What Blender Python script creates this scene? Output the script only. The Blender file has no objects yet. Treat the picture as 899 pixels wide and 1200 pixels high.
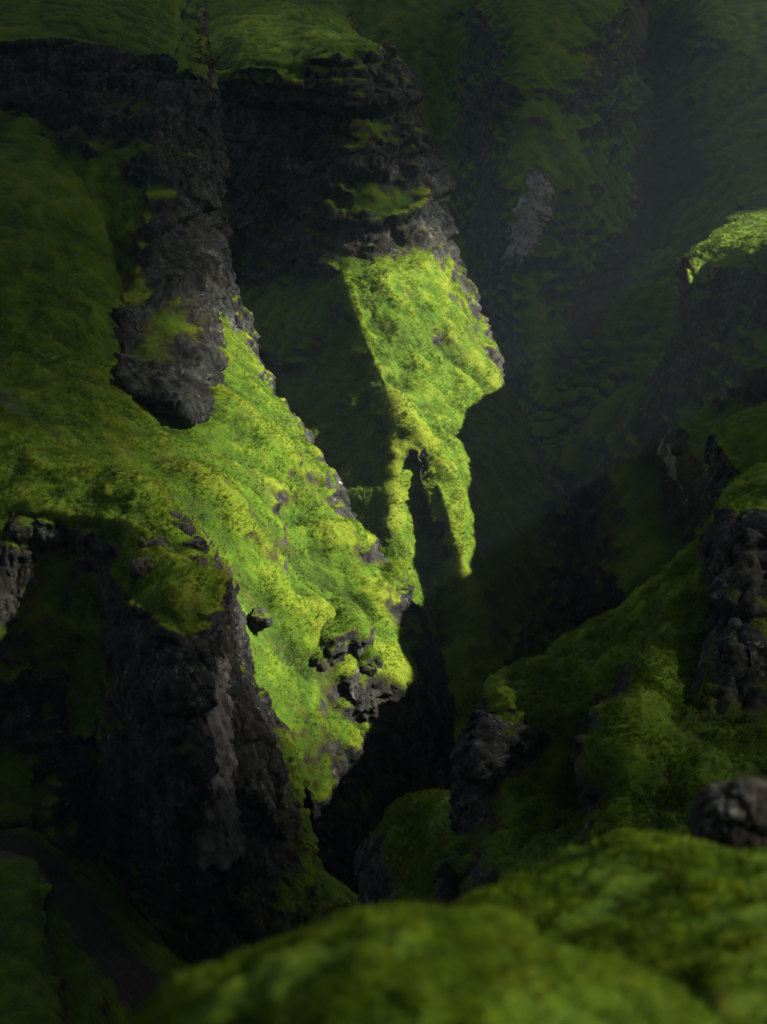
import bpy, math, random
import numpy as np
from mathutils import Vector, Matrix

# ------------------------------------------------------------------ scene, camera, world, sun, exposure
SC = bpy.context.scene
COL = SC.collection
PITCH = math.radians(27.0)
VFOV = math.radians(40.0)
W0, H0 = 899.0, 1200.0
FP = (H0 / 2) / math.tan(VFOV / 2)

cam = bpy.data.cameras.new("camera")
cam.sensor_fit = 'VERTICAL'
cam.sensor_height = 36.0
cam.sensor_width = 27.0
cam.lens = 18.0 / math.tan(VFOV / 2)
cam.clip_start = 0.1
cam.clip_end = 20000.0
cam.dof.use_dof = True
cam.dof.focus_distance = 140.0
cam.dof.aperture_fstop = 1.9
cam_ob = bpy.data.objects.new("camera", cam)
cam_ob.rotation_euler = (math.pi / 2 - PITCH, 0, 0)
COL.objects.link(cam_ob)
SC.camera = cam_ob

SUN = Vector((0.80, 0.06, 0.595)).normalized()
SUN_EL = math.asin(SUN.z)
SUN_AZ = math.atan2(SUN.x, SUN.y)
world = bpy.data.worlds.new("World")
SC.world = world
world.use_nodes = True
wn = world.node_tree
bg = wn.nodes["Background"]
sky = wn.nodes.new("ShaderNodeTexSky")
sky.sky_type = 'NISHITA'
sky.sun_disc = False
sky.sun_elevation = SUN_EL
sky.sun_rotation = SUN_AZ
sky.dust_density = 0.6
wn.links.new(sky.outputs[0], bg.inputs[0])
bg.inputs[1].default_value = 0.05

sl = bpy.data.lights.new("sun", 'SUN')
sl.energy = 5.0
sl.angle = math.radians(0.5)
sl.color = (1.0, 0.93, 0.78)
so = bpy.data.objects.new("sun", sl)
so.rotation_euler = SUN.to_track_quat('Z', 'Y').to_euler()
COL.objects.link(so)

SC.view_settings.view_transform = 'Standard'
SC.view_settings.look = 'None'
SC.view_settings.exposure = 1.9
SC.view_settings.gamma = 1.0
SC.cycles.use_denoising = True
SC.cycles.max_bounces = 5
SC.cycles.diffuse_bounces = 3
SC.cycles.volume_bounces = 0
SC.cycles.transparent_max_bounces = 24

random.seed(7)
RNG = np.random.default_rng(7)
CP, SP = math.cos(PITCH), math.sin(PITCH)


def W(px, py, d):
    """World point seen by the camera at photo pixel (px, py), d metres along the camera axis."""
    x = (px - W0 / 2) / FP
    y = (H0 / 2 - py) / FP
    return np.array([d * x, d * (CP + y * SP), d * (-SP + y * CP)])


# ------------------------------------------------------------------ numpy noise
_perm = np.random.default_rng(3).permutation(256).astype(np.int32)
PERM = np.concatenate([_perm, _perm, _perm])
_g = np.random.default_rng(5).normal(size=(256, 3))
GRAD = (_g / np.linalg.norm(_g, axis=1)[:, None]).astype(np.float32)


def perlin(p):
    p = np.asarray(p, dtype=np.float32)
    i = np.floor(p).astype(np.int32)
    f = p - i
    i &= 255
    u = f * f * f * (f * (f * 6 - 15) + 10)
    out = None
    c = {}
    for dx in (0, 1):
        for dy in (0, 1):
            for dz in (0, 1):
                h = PERM[PERM[PERM[(i[:, 0] + dx) & 255] + ((i[:, 1] + dy) & 255)] + ((i[:, 2] + dz) & 255)]
                g = GRAD[h]
                c[dx, dy, dz] = g[:, 0] * (f[:, 0] - dx) + g[:, 1] * (f[:, 1] - dy) + g[:, 2] * (f[:, 2] - dz)
    ux, uy, uz = u[:, 0], u[:, 1], u[:, 2]
    x00 = c[0, 0, 0] + ux * (c[1, 0, 0] - c[0, 0, 0])
    x10 = c[0, 1, 0] + ux * (c[1, 1, 0] - c[0, 1, 0])
    x01 = c[0, 0, 1] + ux * (c[1, 0, 1] - c[0, 0, 1])
    x11 = c[0, 1, 1] + ux * (c[1, 1, 1] - c[0, 1, 1])
    y0 = x00 + uy * (x10 - x00)
    y1 = x01 + uy * (x11 - x01)
    return (y0 + uz * (y1 - y0)) * 1.6


def fbm(p, f, octs=4, gain=0.5, ridged=False, s=(1, 1, 1), off=0.0):
    q = np.asarray(p, dtype=np.float32) * (np.array(s, dtype=np.float32) * f) + off
    a, tot, nrm = 1.0, 0.0, 0.0
    for k in range(octs):
        n = perlin(q + 17.3 * k)
        if ridged:
            n = 1 - 2 * np.abs(n)
        tot = tot + a * n
        nrm += a
        a *= gain
        q = q * 2.03
    return tot / nrm


def worley(p, f, s=(1, 1, 1)):
    """F1, F2 and a random value per cell."""
    q = np.asarray(p, dtype=np.float32) * (np.array(s, dtype=np.float32) * f)
    i = np.floor(q).astype(np.int32)
    fr = q - i
    n = len(q)
    f1 = np.full(n, 9.0, np.float32)
    f2 = np.full(n, 9.0, np.float32)
    idv = np.zeros(n, np.float32)
    for dx in (-1, 0, 1):
        for dy in (-1, 0, 1):
            for dz in (-1, 0, 1):
                h = PERM[PERM[PERM[(i[:, 0] + dx) & 255] + ((i[:, 1] + dy) & 255)] + ((i[:, 2] + dz) & 255)]
                o = GRAD[h] * 0.45 + 0.5
                d = (dx + o[:, 0] - fr[:, 0]) ** 2 + (dy + o[:, 1] - fr[:, 1]) ** 2 + (dz + o[:, 2] - fr[:, 2]) ** 2
                m = d < f1
                f2 = np.where(m, f1, np.minimum(f2, d))
                idv = np.where(m, h / 255.0, idv)
                f1 = np.where(m, d, f1)
    return np.sqrt(f1), np.sqrt(f2), idv


def sstep(a, b, x):
    t = np.clip((x - a) / (b - a), 0, 1)
    return t * t * (3 - 2 * t)


# ------------------------------------------------------------------ materials
def new_mat(name):
    m = bpy.data.materials.new(name)
    m.use_nodes = True
    nt = m.node_tree
    b = nt.nodes["Principled BSDF"]
    return m, nt, b


def nd(nt, t, **kw):
    n = nt.nodes.new(t)
    for k, v in kw.items():
        setattr(n, k, v)
    return n


def noise_tex(nt, scale, detail=4, rough=0.6, vec=None):
    n = nd(nt, "ShaderNodeTexNoise")
    n.inputs["Scale"].default_value = scale
    n.inputs["Detail"].default_value = detail
    n.inputs["Roughness"].default_value = rough
    if vec is not None:
        nt.links.new(vec, n.inputs["Vector"])
    return n.outputs["Fac"]


def ramp(nt, fac, stops):
    r = nd(nt, "ShaderNodeValToRGB")
    e = r.color_ramp.elements
    while len(e) < len(stops):
        e.new(0.5)
    for k, (p, c) in enumerate(stops):
        e[k].position = p
        e[k].color = (*c, 1) if len(c) == 3 else c
    nt.links.new(fac, r.inputs[0])
    return r.outputs[0]


def mix(nt, fac, a, b, mode='MIX'):
    n = nd(nt, "ShaderNodeMix", data_type='RGBA', blend_type=mode)
    for s, v in ((0, fac), (6, a), (7, b)):
        if isinstance(v, (int, float)):
            n.inputs[s].default_value = v
        elif isinstance(v, tuple):
            n.inputs[s].default_value = (*v, 1)
        else:
            nt.links.new(v, n.inputs[s])
    return n.outputs[2]


def math_n(nt, op, a, b=None, clamp=False):
    n = nd(nt, "ShaderNodeMath", operation=op, use_clamp=clamp)
    for s, v in ((0, a), (1, b)):
        if v is None:
            continue
        if isinstance(v, (int, float)):
            n.inputs[s].default_value = v
        else:
            nt.links.new(v, n.inputs[s])
    return n.outputs[0]


def attr(nt, name):
    return nd(nt, "ShaderNodeAttribute", attribute_name=name).outputs["Fac"]


GRASS_DARK = (0.014, 0.026, 0.004)
GRASS_DEEP = (0.030, 0.062, 0.006)
GRASS_MID = (0.057, 0.110, 0.006)
GRASS_YEL = (0.132, 0.168, 0.012)


def grass_color(nt, pos, k, big=0.06):
    """Green that wanders between deep, fresh and yellowish moss green; 'tint' (0..1 attribute) pushes it to yellow."""
    n1 = noise_tex(nt, big, 5, 0.6, pos)
    n2 = noise_tex(nt, 0.8 * k, 6, 0.75, pos)
    n3 = noise_tex(nt, 6.0 * k, 3, 0.7, pos)
    f = math_n(nt, 'ADD', math_n(nt, 'MULTIPLY', n1, 0.7), math_n(nt, 'MULTIPLY', n2, 0.6))
    f = math_n(nt, 'ADD', f, math_n(nt, 'MULTIPLY', math_n(nt, 'SUBTRACT', n3, 0.5), 0.45))
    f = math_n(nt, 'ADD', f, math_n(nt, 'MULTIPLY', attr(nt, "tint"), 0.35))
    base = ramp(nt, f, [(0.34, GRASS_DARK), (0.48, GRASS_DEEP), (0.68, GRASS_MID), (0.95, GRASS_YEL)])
    b1 = noise_tex(nt, 0.33 * k, 6, 0.72, pos)
    return mix(nt, ramp(nt, b1, [(0.54, (0, 0, 0)), (0.70, (0.6, 0.6, 0.6))]), base, (0.056, 0.049, 0.014))


def terrain_material(name, k=1.0, rock_a=(0.007, 0.0074, 0.0074), rock_b=(0.030, 0.031, 0.031), lichen=0.3):
    """k: detail frequency (1 = metre-scale detail for slopes about 130 m away)."""
    m, nt, b = new_mat(name)
    pos = nd(nt, "ShaderNodeNewGeometry").outputs["Position"]
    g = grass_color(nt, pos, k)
    # rock: dark basalt, vertical streaks, lichen specks
    mp = nd(nt, "ShaderNodeMapping")
    mp.inputs["Scale"].default_value = (1, 1, 0.25)
    nt.links.new(pos, mp.inputs[0])
    r1 = noise_tex(nt, 0.9 * k, 8, 0.7, mp.outputs[0])
    r2 = noise_tex(nt, 0.12 * k, 4, 0.6, pos)
    rock = ramp(nt, r1, [(0.30, rock_a), (0.62, rock_b), (0.8, tuple(min(1, c * 1.8) for c in rock_b))])
    rock = mix(nt, ramp(nt, r2, [(0.5, (0, 0, 0)), (0.75, (0.7, 0.7, 0.7))]), rock, (0.040, 0.033, 0.022), 'MIX')
    l1 = noise_tex(nt, 0.30 * k, 3, 0.6, pos)
    l2 = noise_tex(nt, 1.5 * k, 7, 0.78, pos)
    sp = math_n(nt, 'MULTIPLY', ramp(nt, l2, [(0.54, (0, 0, 0)), (0.64, (1, 1, 1))]),
                ramp(nt, l1, [(0.52, (0, 0, 0)), (0.62, (1, 1, 1))]))
    rock = mix(nt, math_n(nt, 'MULTIPLY', sp, lichen), rock, (0.34, 0.35, 0.35))
    mb = nd(nt, "ShaderNodeMapping")
    mb.inputs["Scale"].default_value = (1, 1, 0.5)
    nt.links.new(pos, mb.inputs[0])
    hgt = None
    for vs, am in ((0.55 * k, 0.55), (1.6 * k, 0.5)):
        vb = nd(nt, "ShaderNodeTexVoronoi", distance='CHEBYCHEV')
        vb.inputs["Scale"].default_value = vs
        nt.links.new(mb.outputs[0], vb.inputs["Vector"])
        sep = nd(nt, "ShaderNodeSeparateColor")
        nt.links.new(vb.outputs["Color"], sep.inputs[0])
        tone = ramp(nt, sep.outputs[0], [(0.0, (1 - am,) * 3), (1.0, (1 + am,) * 3)])
        rock = mix(nt, 1.0, rock, tone, 'MULTIPLY')
        hh = math_n(nt, 'MULTIPLY', math_n(nt, 'ADD', sep.outputs[1], math_n(nt, 'MULTIPLY', vb.outputs["Distance"], -0.8)), am)
        hgt = hh if hgt is None else math_n(nt, 'ADD', hgt, hh)
    # bare pale tuff
    pn = noise_tex(nt, 0.5 * k, 7, 0.65, mp.outputs[0])
    pale = ramp(nt, pn, [(0.3, (0.10, 0.088, 0.085)), (0.55, (0.27, 0.24, 0.235)), (0.75, (0.40, 0.37, 0.36))])
    pf = math_n(nt, 'ADD', attr(nt, "pale"), math_n(nt, 'MULTIPLY', math_n(nt, 'SUBTRACT', r1, 0.5), 2.6))
    pf = math_n(nt, 'MULTIPLY', ramp(nt, pf, [(0.30, (0, 0, 0)), (0.85, (1, 1, 1))]), math_n(nt, 'MULTIPLY', attr(nt, "pale"), 1.6, True))
    rock = mix(nt, pf, rock, pale)
    # rock / grass border: a crust of dark olive moss between the two, broken up below the vertex spacing
    e = noise_tex(nt, 1.3 * k, 7, 0.78, pos)
    e2 = noise_tex(nt, 0.22 * k, 4, 0.6, pos)
    fac = math_n(nt, 'ADD', attr(nt, "rock"), math_n(nt, 'MULTIPLY', math_n(nt, 'SUBTRACT', e, 0.5), 1.5))
    fac = math_n(nt, 'ADD', fac, math_n(nt, 'MULTIPLY', math_n(nt, 'SUBTRACT', e2, 0.5), 0.7))
    crust = mix(nt, e, (0.030, 0.036, 0.006), (0.058, 0.060, 0.010))
    c = mix(nt, ramp(nt, fac, [(0.16, (0, 0, 0)), (0.50, (1, 1, 1))]), g, crust)
    c = mix(nt, ramp(nt, fac, [(0.44, (0, 0, 0)), (0.74, (1, 1, 1))]), c, rock)
    sn = noise_tex(nt, 3.0 * k, 6, 0.8, pos)
    scree = ramp(nt, sn, [(0.3, (0.012, 0.011, 0.013)), (0.7, (0.055, 0.048, 0.052))])
    c = mix(nt, attr(nt, "scree"), c, scree)
    nt.links.new(c, b.inputs["Base Color"])
    b.inputs["Roughness"].default_value = 0.9
    b.inputs["Specular IOR Level"].default_value = 0.12
    bn = nd(nt, "ShaderNodeBump")
    bn.inputs["Strength"].default_value = 0.8
    bn.inputs["Distance"].default_value = 0.35 / k
    h1 = noise_tex(nt, 2.2 * k, 8, 0.75, pos)
    hr = math_n(nt, 'MULTIPLY', hgt, math_n(nt, 'MULTIPLY', fac, 0.8))
    nt.links.new(math_n(nt, 'ADD', h1, hr), bn.inputs["Height"])
    nt.links.new(bn.outputs[0], b.inputs["Normal"])
    return m


def tuft_material(name, k=1.0):
    m, nt, b = new_mat(name)
    pos = nd(nt, "ShaderNodeNewGeometry").outputs["Position"]
    g = grass_color(nt, pos, k)
    g = mix(nt, 1.0, g, (1.5, 1.5, 1.3), 'MULTIPLY')
    g = mix(nt, attr(nt, "shade"), g, (0.24, 0.28, 0.03))
    g = mix(nt, math_n(nt, 'MULTIPLY', attr(nt, "leafy"), 0.8), g, (0.046, 0.110, 0.012))
    nt.links.new(g, b.inputs["Base Color"])
    b.inputs["Roughness"].default_value = 0.7
    b.inputs["Specular IOR Level"].default_value = 0.06
    an = nd(nt, "ShaderNodeAttribute", attribute_name="lie").outputs["Vector"]
    nt.links.new(an, b.inputs["Normal"])
    tr = nd(nt, "ShaderNodeBsdfTranslucent")
    nt.links.new(mix(nt, 0.5, g, (0.20, 0.25, 0.015)), tr.inputs[0])
    ms = nd(nt, "ShaderNodeMixShader")
    ms.inputs[0].default_value = 0.35
    nt.links.new(b.outputs[0], ms.inputs[1])
    nt.links.new(tr.outputs[0], ms.inputs[2])
    nt.links.new(ms.outputs[0], nt.nodes["Material Output"].inputs[0])
    return m


MAT = {
    'near': terrain_material('near_moss_and_basalt', 3.0, lichen=0.75),
    'mid': terrain_material('moss_and_basalt', 1.4, lichen=0.45),
    'slope': terrain_material('grass_and_basalt', 1.0, rock_b=(0.034, 0.037, 0.036), lichen=0.4),
    'far': terrain_material('far_grass_and_basalt', 0.9, rock_b=(0.040, 0.042, 0.044), lichen=0.25),
    'fore': terrain_material('foreground_moss', 14.0, lichen=0.5),
    'tuft': tuft_material('grass_blades', 1.0),
}


# ------------------------------------------------------------------ mesh helpers
def tag(o, label=None, cat=None, group=None, kind=None):
    for k, v in (('label', label), ('category', cat), ('group', group), ('kind', kind)):
        if v:
            o[k] = v
    return o


def make_mesh(name, V, F, mat, smooth=True, attrs=None):
    """V (n,3), F (m,k) with k = 3 or 4."""
    me = bpy.data.meshes.new(name)
    n, (m, k) = len(V), F.shape
    me.vertices.add(n)
    me.vertices.foreach_set("co", np.ascontiguousarray(V, np.float32).ravel())
    me.loops.add(m * k)
    me.loops.foreach_set("vertex_index", np.ascontiguousarray(F, np.int32).ravel())
    me.polygons.add(m)
    me.polygons.foreach_set("loop_start", np.arange(0, m * k, k, dtype=np.int32))
    me.polygons.foreach_set("use_smooth", np.full(m, smooth, dtype=bool))
    for a, x in (attrs or {}).items():
        vec = np.ndim(x) == 2
        at = me.attributes.new(a, 'FLOAT_VECTOR' if vec else 'FLOAT', 'POINT')
        at.data.foreach_set("vector" if vec else "value", np.ascontiguousarray(x, np.float32).ravel())
    me.update()
    me.materials.append(mat)
    o = bpy.data.objects.new(name, me)
    COL.objects.link(o)
    return o


def cr_weights(n, seg_counts):
    """Catmull-Rom interpolation matrix from n control values to the samples of n-1 segments."""
    rows = []
    for s in range(n - 1):
        cnt = seg_counts[s]
        for j in range(cnt + (1 if s == n - 2 else 0)):
            t = j / cnt
            w = np.zeros(n)
            a = 0.5
            b = [-a * t + 2 * a * t * t - a * t ** 3, 1 + (a - 3) * t * t + (2 - a) * t ** 3,
                 a * t + (3 - 2 * a) * t * t + (a - 2) * t ** 3, -a * t * t + a * t ** 3]
            for k, wk in zip((s - 1, s, s + 1, s + 2), b):
                if k < 0:
                    w[0] += 2 * wk
                    w[1] -= wk
                elif k > n - 1:
                    w[n - 1] += 2 * wk
                    w[n - 2] -= wk
                else:
                    w[k] += wk
            rows.append(w)
    return np.array(rows)


def spline(n, seg, crease=()):
    """cr_weights, broken at the crease indices so the surface folds there."""
    cuts = [0] + sorted(c for c in crease if 0 < c < n - 1) + [n - 1]
    out = []
    for a, b in zip(cuts[:-1], cuts[1:]):
        w = cr_weights(b - a + 1, seg[a:b])
        full = np.zeros((len(w), n))
        full[:, a:b + 1] = w
        out.append(full if b == n - 1 else full[:-1])
    return np.concatenate(out)


def grid_normals(P):
    du = np.gradient(P, axis=0)
    dv = np.gradient(P, axis=1)
    n = np.cross(du, dv)
    return n / (np.linalg.norm(n, axis=2, keepdims=True) + 1e-9)


def blur(A, r):
    if r < 1:
        return A
    for ax in (0, 1):
        pad = [(0, 0)] * A.ndim
        pad[ax] = (r + 1, r)
        c = np.cumsum(np.pad(A, pad, mode='edge'), axis=ax)
        n = A.shape[ax]
        hi = np.take(c, np.arange(2 * r + 1, 2 * r + 1 + n), axis=ax)
        lo = np.take(c, np.arange(0, n), axis=ax)
        A = (hi - lo) / (2 * r + 1)
    return A


def poly_dist(P, line):
    """Distance of the points P (n,3) to a 3D polyline and the position 0..1 along it."""
    line = np.asarray(line, float)
    best = np.full(len(P), 1e9)
    par = np.zeros(len(P))
    for k in range(len(line) - 1):
        a, b = line[k], line[k + 1]
        ab = b - a
        t = np.clip(((P - a) @ ab) / (ab @ ab), 0, 1)
        d = np.linalg.norm(P - (a + t[:, None] * ab), axis=1)
        m = d < best
        best = np.where(m, d, best)
        par = np.where(m, (k + t) / (len(line) - 1), par)
    return best, par


def relief(q, strata, rockfreq, rough):
    """Outward offsets of bare rock and of grass or moss at the points q."""
    s = 0.45 / rockfreq
    sh, sa = strata
    wq = q + 0.8 * s * np.stack([fbm(q, 0.5 / s, 3, off=o) for o in (3.1, 9.7, 21.3)], 1)
    step = 0
    for k, (hh, aa) in enumerate(((sh, 1.0), (sh * 0.37, 0.42))):
        lev = (q[:, 2] + 0.8 * hh * fbm(q + 50 * k, 0.12 / hh, 4)) / hh
        fr = lev - np.floor(lev)
        layer = PERM[(np.floor(lev).astype(int) * 7 + 31 * k) & 255] / 255.0
        step = step + aa * (sstep(0.0, 0.10, fr) * (0.4 + 0.6 * layer) - 0.45 * fr)
    wj = q + 0.25 * s * np.stack([fbm(q, 0.9 / s, 2, off=o) for o in (1.1, 6.7, 15.3)], 1)
    blk = 0
    for fq, am, zs, sh2 in ((0.42, 1.25, 0.30, 3.0), (0.95, 0.80, 0.42, 31.7), (2.1, 0.42, 0.6, 57.1)):
        f1, f2, idv = worley(wj + sh2, rockfreq * fq, (1, 1, zs))
        blk = blk + am * (idv - 0.5) - 0.30 * am * np.exp(-((f2 - f1) / 0.045) ** 2)
    rdg = fbm(wq, rockfreq * 0.45, 6, 0.60, ridged=True, s=(1, 1, 0.6))
    fine = fbm(q, rockfreq * 3.0, 4, 0.7, ridged=True)
    rock = rough * (sa * (step - 0.3) + s * (0.80 * blk + 0.50 * rdg + 0.22 * fine))
    gr = rough * s * (0.34 * fbm(q, 0.22 / s, 4, 0.6, ridged=True, s=(1, 1, 0.45), off=4.0) + 0.40 * fbm(q, 0.35 / s, 5, 0.62) + 0.16 * fbm(q, 3.0 / s, 4, 0.65))
    return rock, gr


TUFTS = []
STATS = {}


def landform(name, rows, res, mat, label, cat, big=(0.05, 1.5), strata=(3.5, 0.9), rough=1.0, ops=(), paint=(),
             rock_at=(0.30, 0.52), kind='structure', flip=False, tufts=None, group=None, rockfreq=0.45, fold_r=(), fold_c=(), hill=False):
    """A lofted terrain sheet. rows: index-aligned rows of (px, py, d[, rock bias]) points."""
    C = np.array([[list(W(*p[:3])) + [p[3] if len(p) > 3 else 0.0] for p in r] for r in rows])
    inside = np.array([[-25 < p[0] < 925 and -25 < p[1] < 1225 for p in r] for r in rows])
    if hill:  # unseen far and outer flanks, added so no sun leaks under the sheet
        def flank(A4, off):
            B4 = A4.copy()
            B4[..., :2] += off
            B4[..., 2] = -126
            return B4
        C = np.concatenate([flank(C[:1], (10, 70)), C], axis=0)
        C = np.concatenate([C, flank(C[:, -1:], (70, 10))], axis=1)
        inside = np.pad(inside, ((1, 0), (0, 1)))
    nr, nc = C.shape[:2]
    P0 = C[:, :, :3]
    lu = np.linalg.norm(np.diff(P0, axis=0), axis=2).mean(axis=1)
    lv = np.linalg.norm(np.diff(P0, axis=1), axis=2).mean(axis=0)
    ru, rv = inside.any(axis=1), inside.any(axis=0)
    su = [max(2, int(round(l / res / (1 if ru[k] or ru[k + 1] else 4)))) for k, l in enumerate(lu)]
    sv = [max(2, int(round(l / res / (1 if rv[k] or rv[k + 1] else 4) / (1.6 if k in (0, nc - 2) else 1)))) for k, l in enumerate(lv)]
    A = spline(nr, su, fold_r)
    B = spline(nc, sv, fold_c)
    G = np.einsum('ui,ijk,vj->uvk', A, C, B)
    P, bias = G[:, :, :3], G[:, :, 3]
    nu, nv = P.shape[:2]
    N = grid_normals(P)
    core = (slice(su[0], None), slice(None, -sv[-1])) if hill else (slice(None), slice(None))
    if (np.einsum('uvk,uvk->uv', N, -P))[core].mean() < 0:
        N = -N
        sgn = -1
    else:
        sgn = 1
    if flip:
        N, sgn = -N, -sgn
    shp = (nu, nv)
    # broad shape noise
    q = P.reshape(-1, 3)
    f, a = big
    d = fbm(q, f, 4, 0.5).reshape(shp) * a + fbm(q, f * 3.1, 4, 0.5, ridged=True, s=(1, 1, 0.6)).reshape(shp) * a * 0.38
    P = P + N * d[..., None]
    # shaping strokes: (polyline of (px,py,d), radius, amount, 'n' or direction)
    for line, rad, amt, dr in ops:
        ln = [W(*p) for p in line]
        dd, _ = poly_dist(P.reshape(-1, 3), ln)
        w = np.exp(-(dd / rad) ** 2).reshape(shp) * amt
        D = N if isinstance(dr, str) else np.broadcast_to(np.array(dr, float), P.shape)
        P = P + D * w[..., None]
    N = grid_normals(P) * sgn
    q = P.reshape(-1, 3)
    Ns = blur(N, max(1, int(1.0 / res)))
    Ns /= np.linalg.norm(Ns, axis=2, keepdims=True) + 1e-9
    jit = fbm(q, 0.16 * rockfreq / 0.45, 4, 0.55).reshape(shp)
    m = 1 - sstep(rock_at[0], rock_at[1], Ns[..., 2] - bias * 0.5 + jit * 0.32)
    # rock relief: beds that step out, upright joints, chips and cracks
    rock_d, gr_d = relief(q, strata, rockfreq, rough)
    rock_d, gr_d = rock_d.reshape(shp), gr_d.reshape(shp)
    s = 0.45 / rockfreq
    Nh = N.copy()
    P = P + N * (m * rock_d + (1 - m) * gr_d)[..., None]
    N2 = grid_normals(P) * sgn
    Nm = blur(N2, max(1, int(0.55 * s / res)))
    jit2 = fbm(P.reshape(-1, 3), 0.5 / s, 3, 0.6).reshape(shp)
    m2 = 1 - sstep(rock_at[0] - 0.14, rock_at[1] + 0.20, Nm[..., 2] - bias * 0.42 + jit * 0.26 + jit2 * 0.24)
    q = P.reshape(-1, 3)
    at = {'rock': m2.ravel(), 'pale': np.zeros(len(q)), 'scree': np.zeros(len(q)), 'tint': np.zeros(len(q))}
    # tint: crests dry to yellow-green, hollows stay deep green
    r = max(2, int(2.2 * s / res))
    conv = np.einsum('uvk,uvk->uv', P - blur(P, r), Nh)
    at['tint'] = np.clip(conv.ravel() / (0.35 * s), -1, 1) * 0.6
    for nm, line, rad, val in paint:
        dd, _ = poly_dist(q, [W(*p) for p in line])
        w = sstep(1.0, 0.45, dd / rad + 0.9 * fbm(q, 2.2 / rad, 5, 0.7, s=(1, 1, 0.5))) * val
        if nm == 'grass':
            at['rock'] = at['rock'] * (1 - w)
        elif nm == 'tint':
            at['tint'] = at['tint'] + w
        else:
            at[nm] = np.maximum(at[nm], w)
            if nm in ('pale',):
                at['rock'] = np.maximum(at['rock'], w)
    idx = np.arange(nu * nv).reshape(shp)
    F = np.stack([idx[:-1, :-1], idx[1:, :-1], idx[1:, 1:], idx[:-1, 1:]], axis=-1).reshape(-1, 4)
    if sgn < 0:
        F = F[:, ::-1]
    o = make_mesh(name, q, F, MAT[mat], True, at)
    tag(o, label, cat, group, kind)
    STATS[name] = (nu, nv)
    if tufts:
        TUFTS.append((q.copy(), N2.reshape(-1, 3), at, F, tufts))
    return o


# ------------------------------------------------------------------ the landforms
# left side: one long slope that runs down from the cliff to the brink of the gorge
landform('canyon_slope', [
    [(-260, 60, 178), (0, 120, 178), (100, 190, 176), (200, 270, 178), (255, 330, 180), (290, 400, 192), (290, 480, 205)],
    [(-260, 200, 166), (0, 215, 162), (100, 270, 160), (200, 340, 164), (264, 380, 170), (300, 440, 182), (300, 520, 195)],
    [(-260, 330, 148), (0, 350, 144), (100, 400, 143), (205, 440, 150), (290, 435, 163), (318, 475, 172), (325, 560, 188)],
    [(-260, 430, 130), (0, 460, 127), (120, 480, 131), (230, 495, 140), (335, 510, 152), (360, 530, 158, .2), (372, 640, 178)],
    [(-260, 500, 116), (0, 540, 114), (130, 555, 120), (240, 570, 130), (330, 572, 141), (374, 590, 147, .4), (388, 700, 170)],
    [(-260, 600, 106), (50, 640, 107), (180, 645, 113), (270, 650, 123), (350, 648, 135), (416, 648, 143, .5), (434, 770, 166)],
    [(-260, 760, 102), (80, 780, 105), (220, 760, 111, -.5), (300, 735, 119.5, -.6), (385, 725, 130, -.3), (483, 718, 140, .3), (490, 840, 160)],
    [(-260, 900, 104), (100, 900, 108), (250, 860, 110, -.5), (320, 825, 115.5, -.6), (410, 810, 128, -.3), (500, 785, 140, .1), (505, 890, 158)],
    [(-260, 1000, 108), (150, 1000, 114), (285, 930, 112, -.4), (370, 900, 120, -.5), (455, 880, 134, -.2), (528, 895, 147, .1), (530, 960, 158)],
    [(-260, 1150, 118), (200, 1110, 122), (320, 1050, 120), (410, 1000, 129), (480, 985, 141), (552, 985, 152), (562, 1010, 160)],
    [(-260, 1250, 128), (200, 1200, 130), (320, 1150, 138), (410, 1100, 146), (500, 1060, 154), (575, 1050, 160), (590, 1060, 166)],
], 0.22, 'slope', 'steep bright green slope caught by the sun, falling to a brink of mossy rock', 'slope',
    big=(0.07, 1.2), tufts=dict(n=52000, h=0.19, w=0.085, reg=(-60, 300, 540, 900)), ops=[
        ([(235, 575, 128), (300, 625, 125), (345, 690, 124), (400, 765, 127), (430, 800, 131)], 3.2, 2.6, 'n'),
        ([(305, 690, 121), (322, 740, 122), (335, 790, 124)], 2.4, -1.1, 'n'),
        ([(250, 470, 147), (330, 555, 144), (380, 590, 146)], 4.0, 1.8, 'n'),
        ([(440, 790, 131), (455, 880, 134), (470, 960, 139)], 2.6, 2.2, 'n'),
        ([(395, 820, 127), (415, 900, 127), (435, 970, 133)], 3.2, -0.7, 'n'),
        ([(345, 600, 137), (375, 660, 133), (420, 740, 134)], 2.6, -1.4, 'n'),
        ([(355, 630, 136), (400, 640, 140), (435, 650, 143)], 2.6, 1.4, 'n'),
    ], paint=[('scree', [(0, 465, 126), (40, 500, 122), (75, 535, 118)], 1.3, 0.6),
              ('grass', [(60, 330, 148), (100, 440, 137), (200, 500, 138)], 12, 1.0)])

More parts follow.
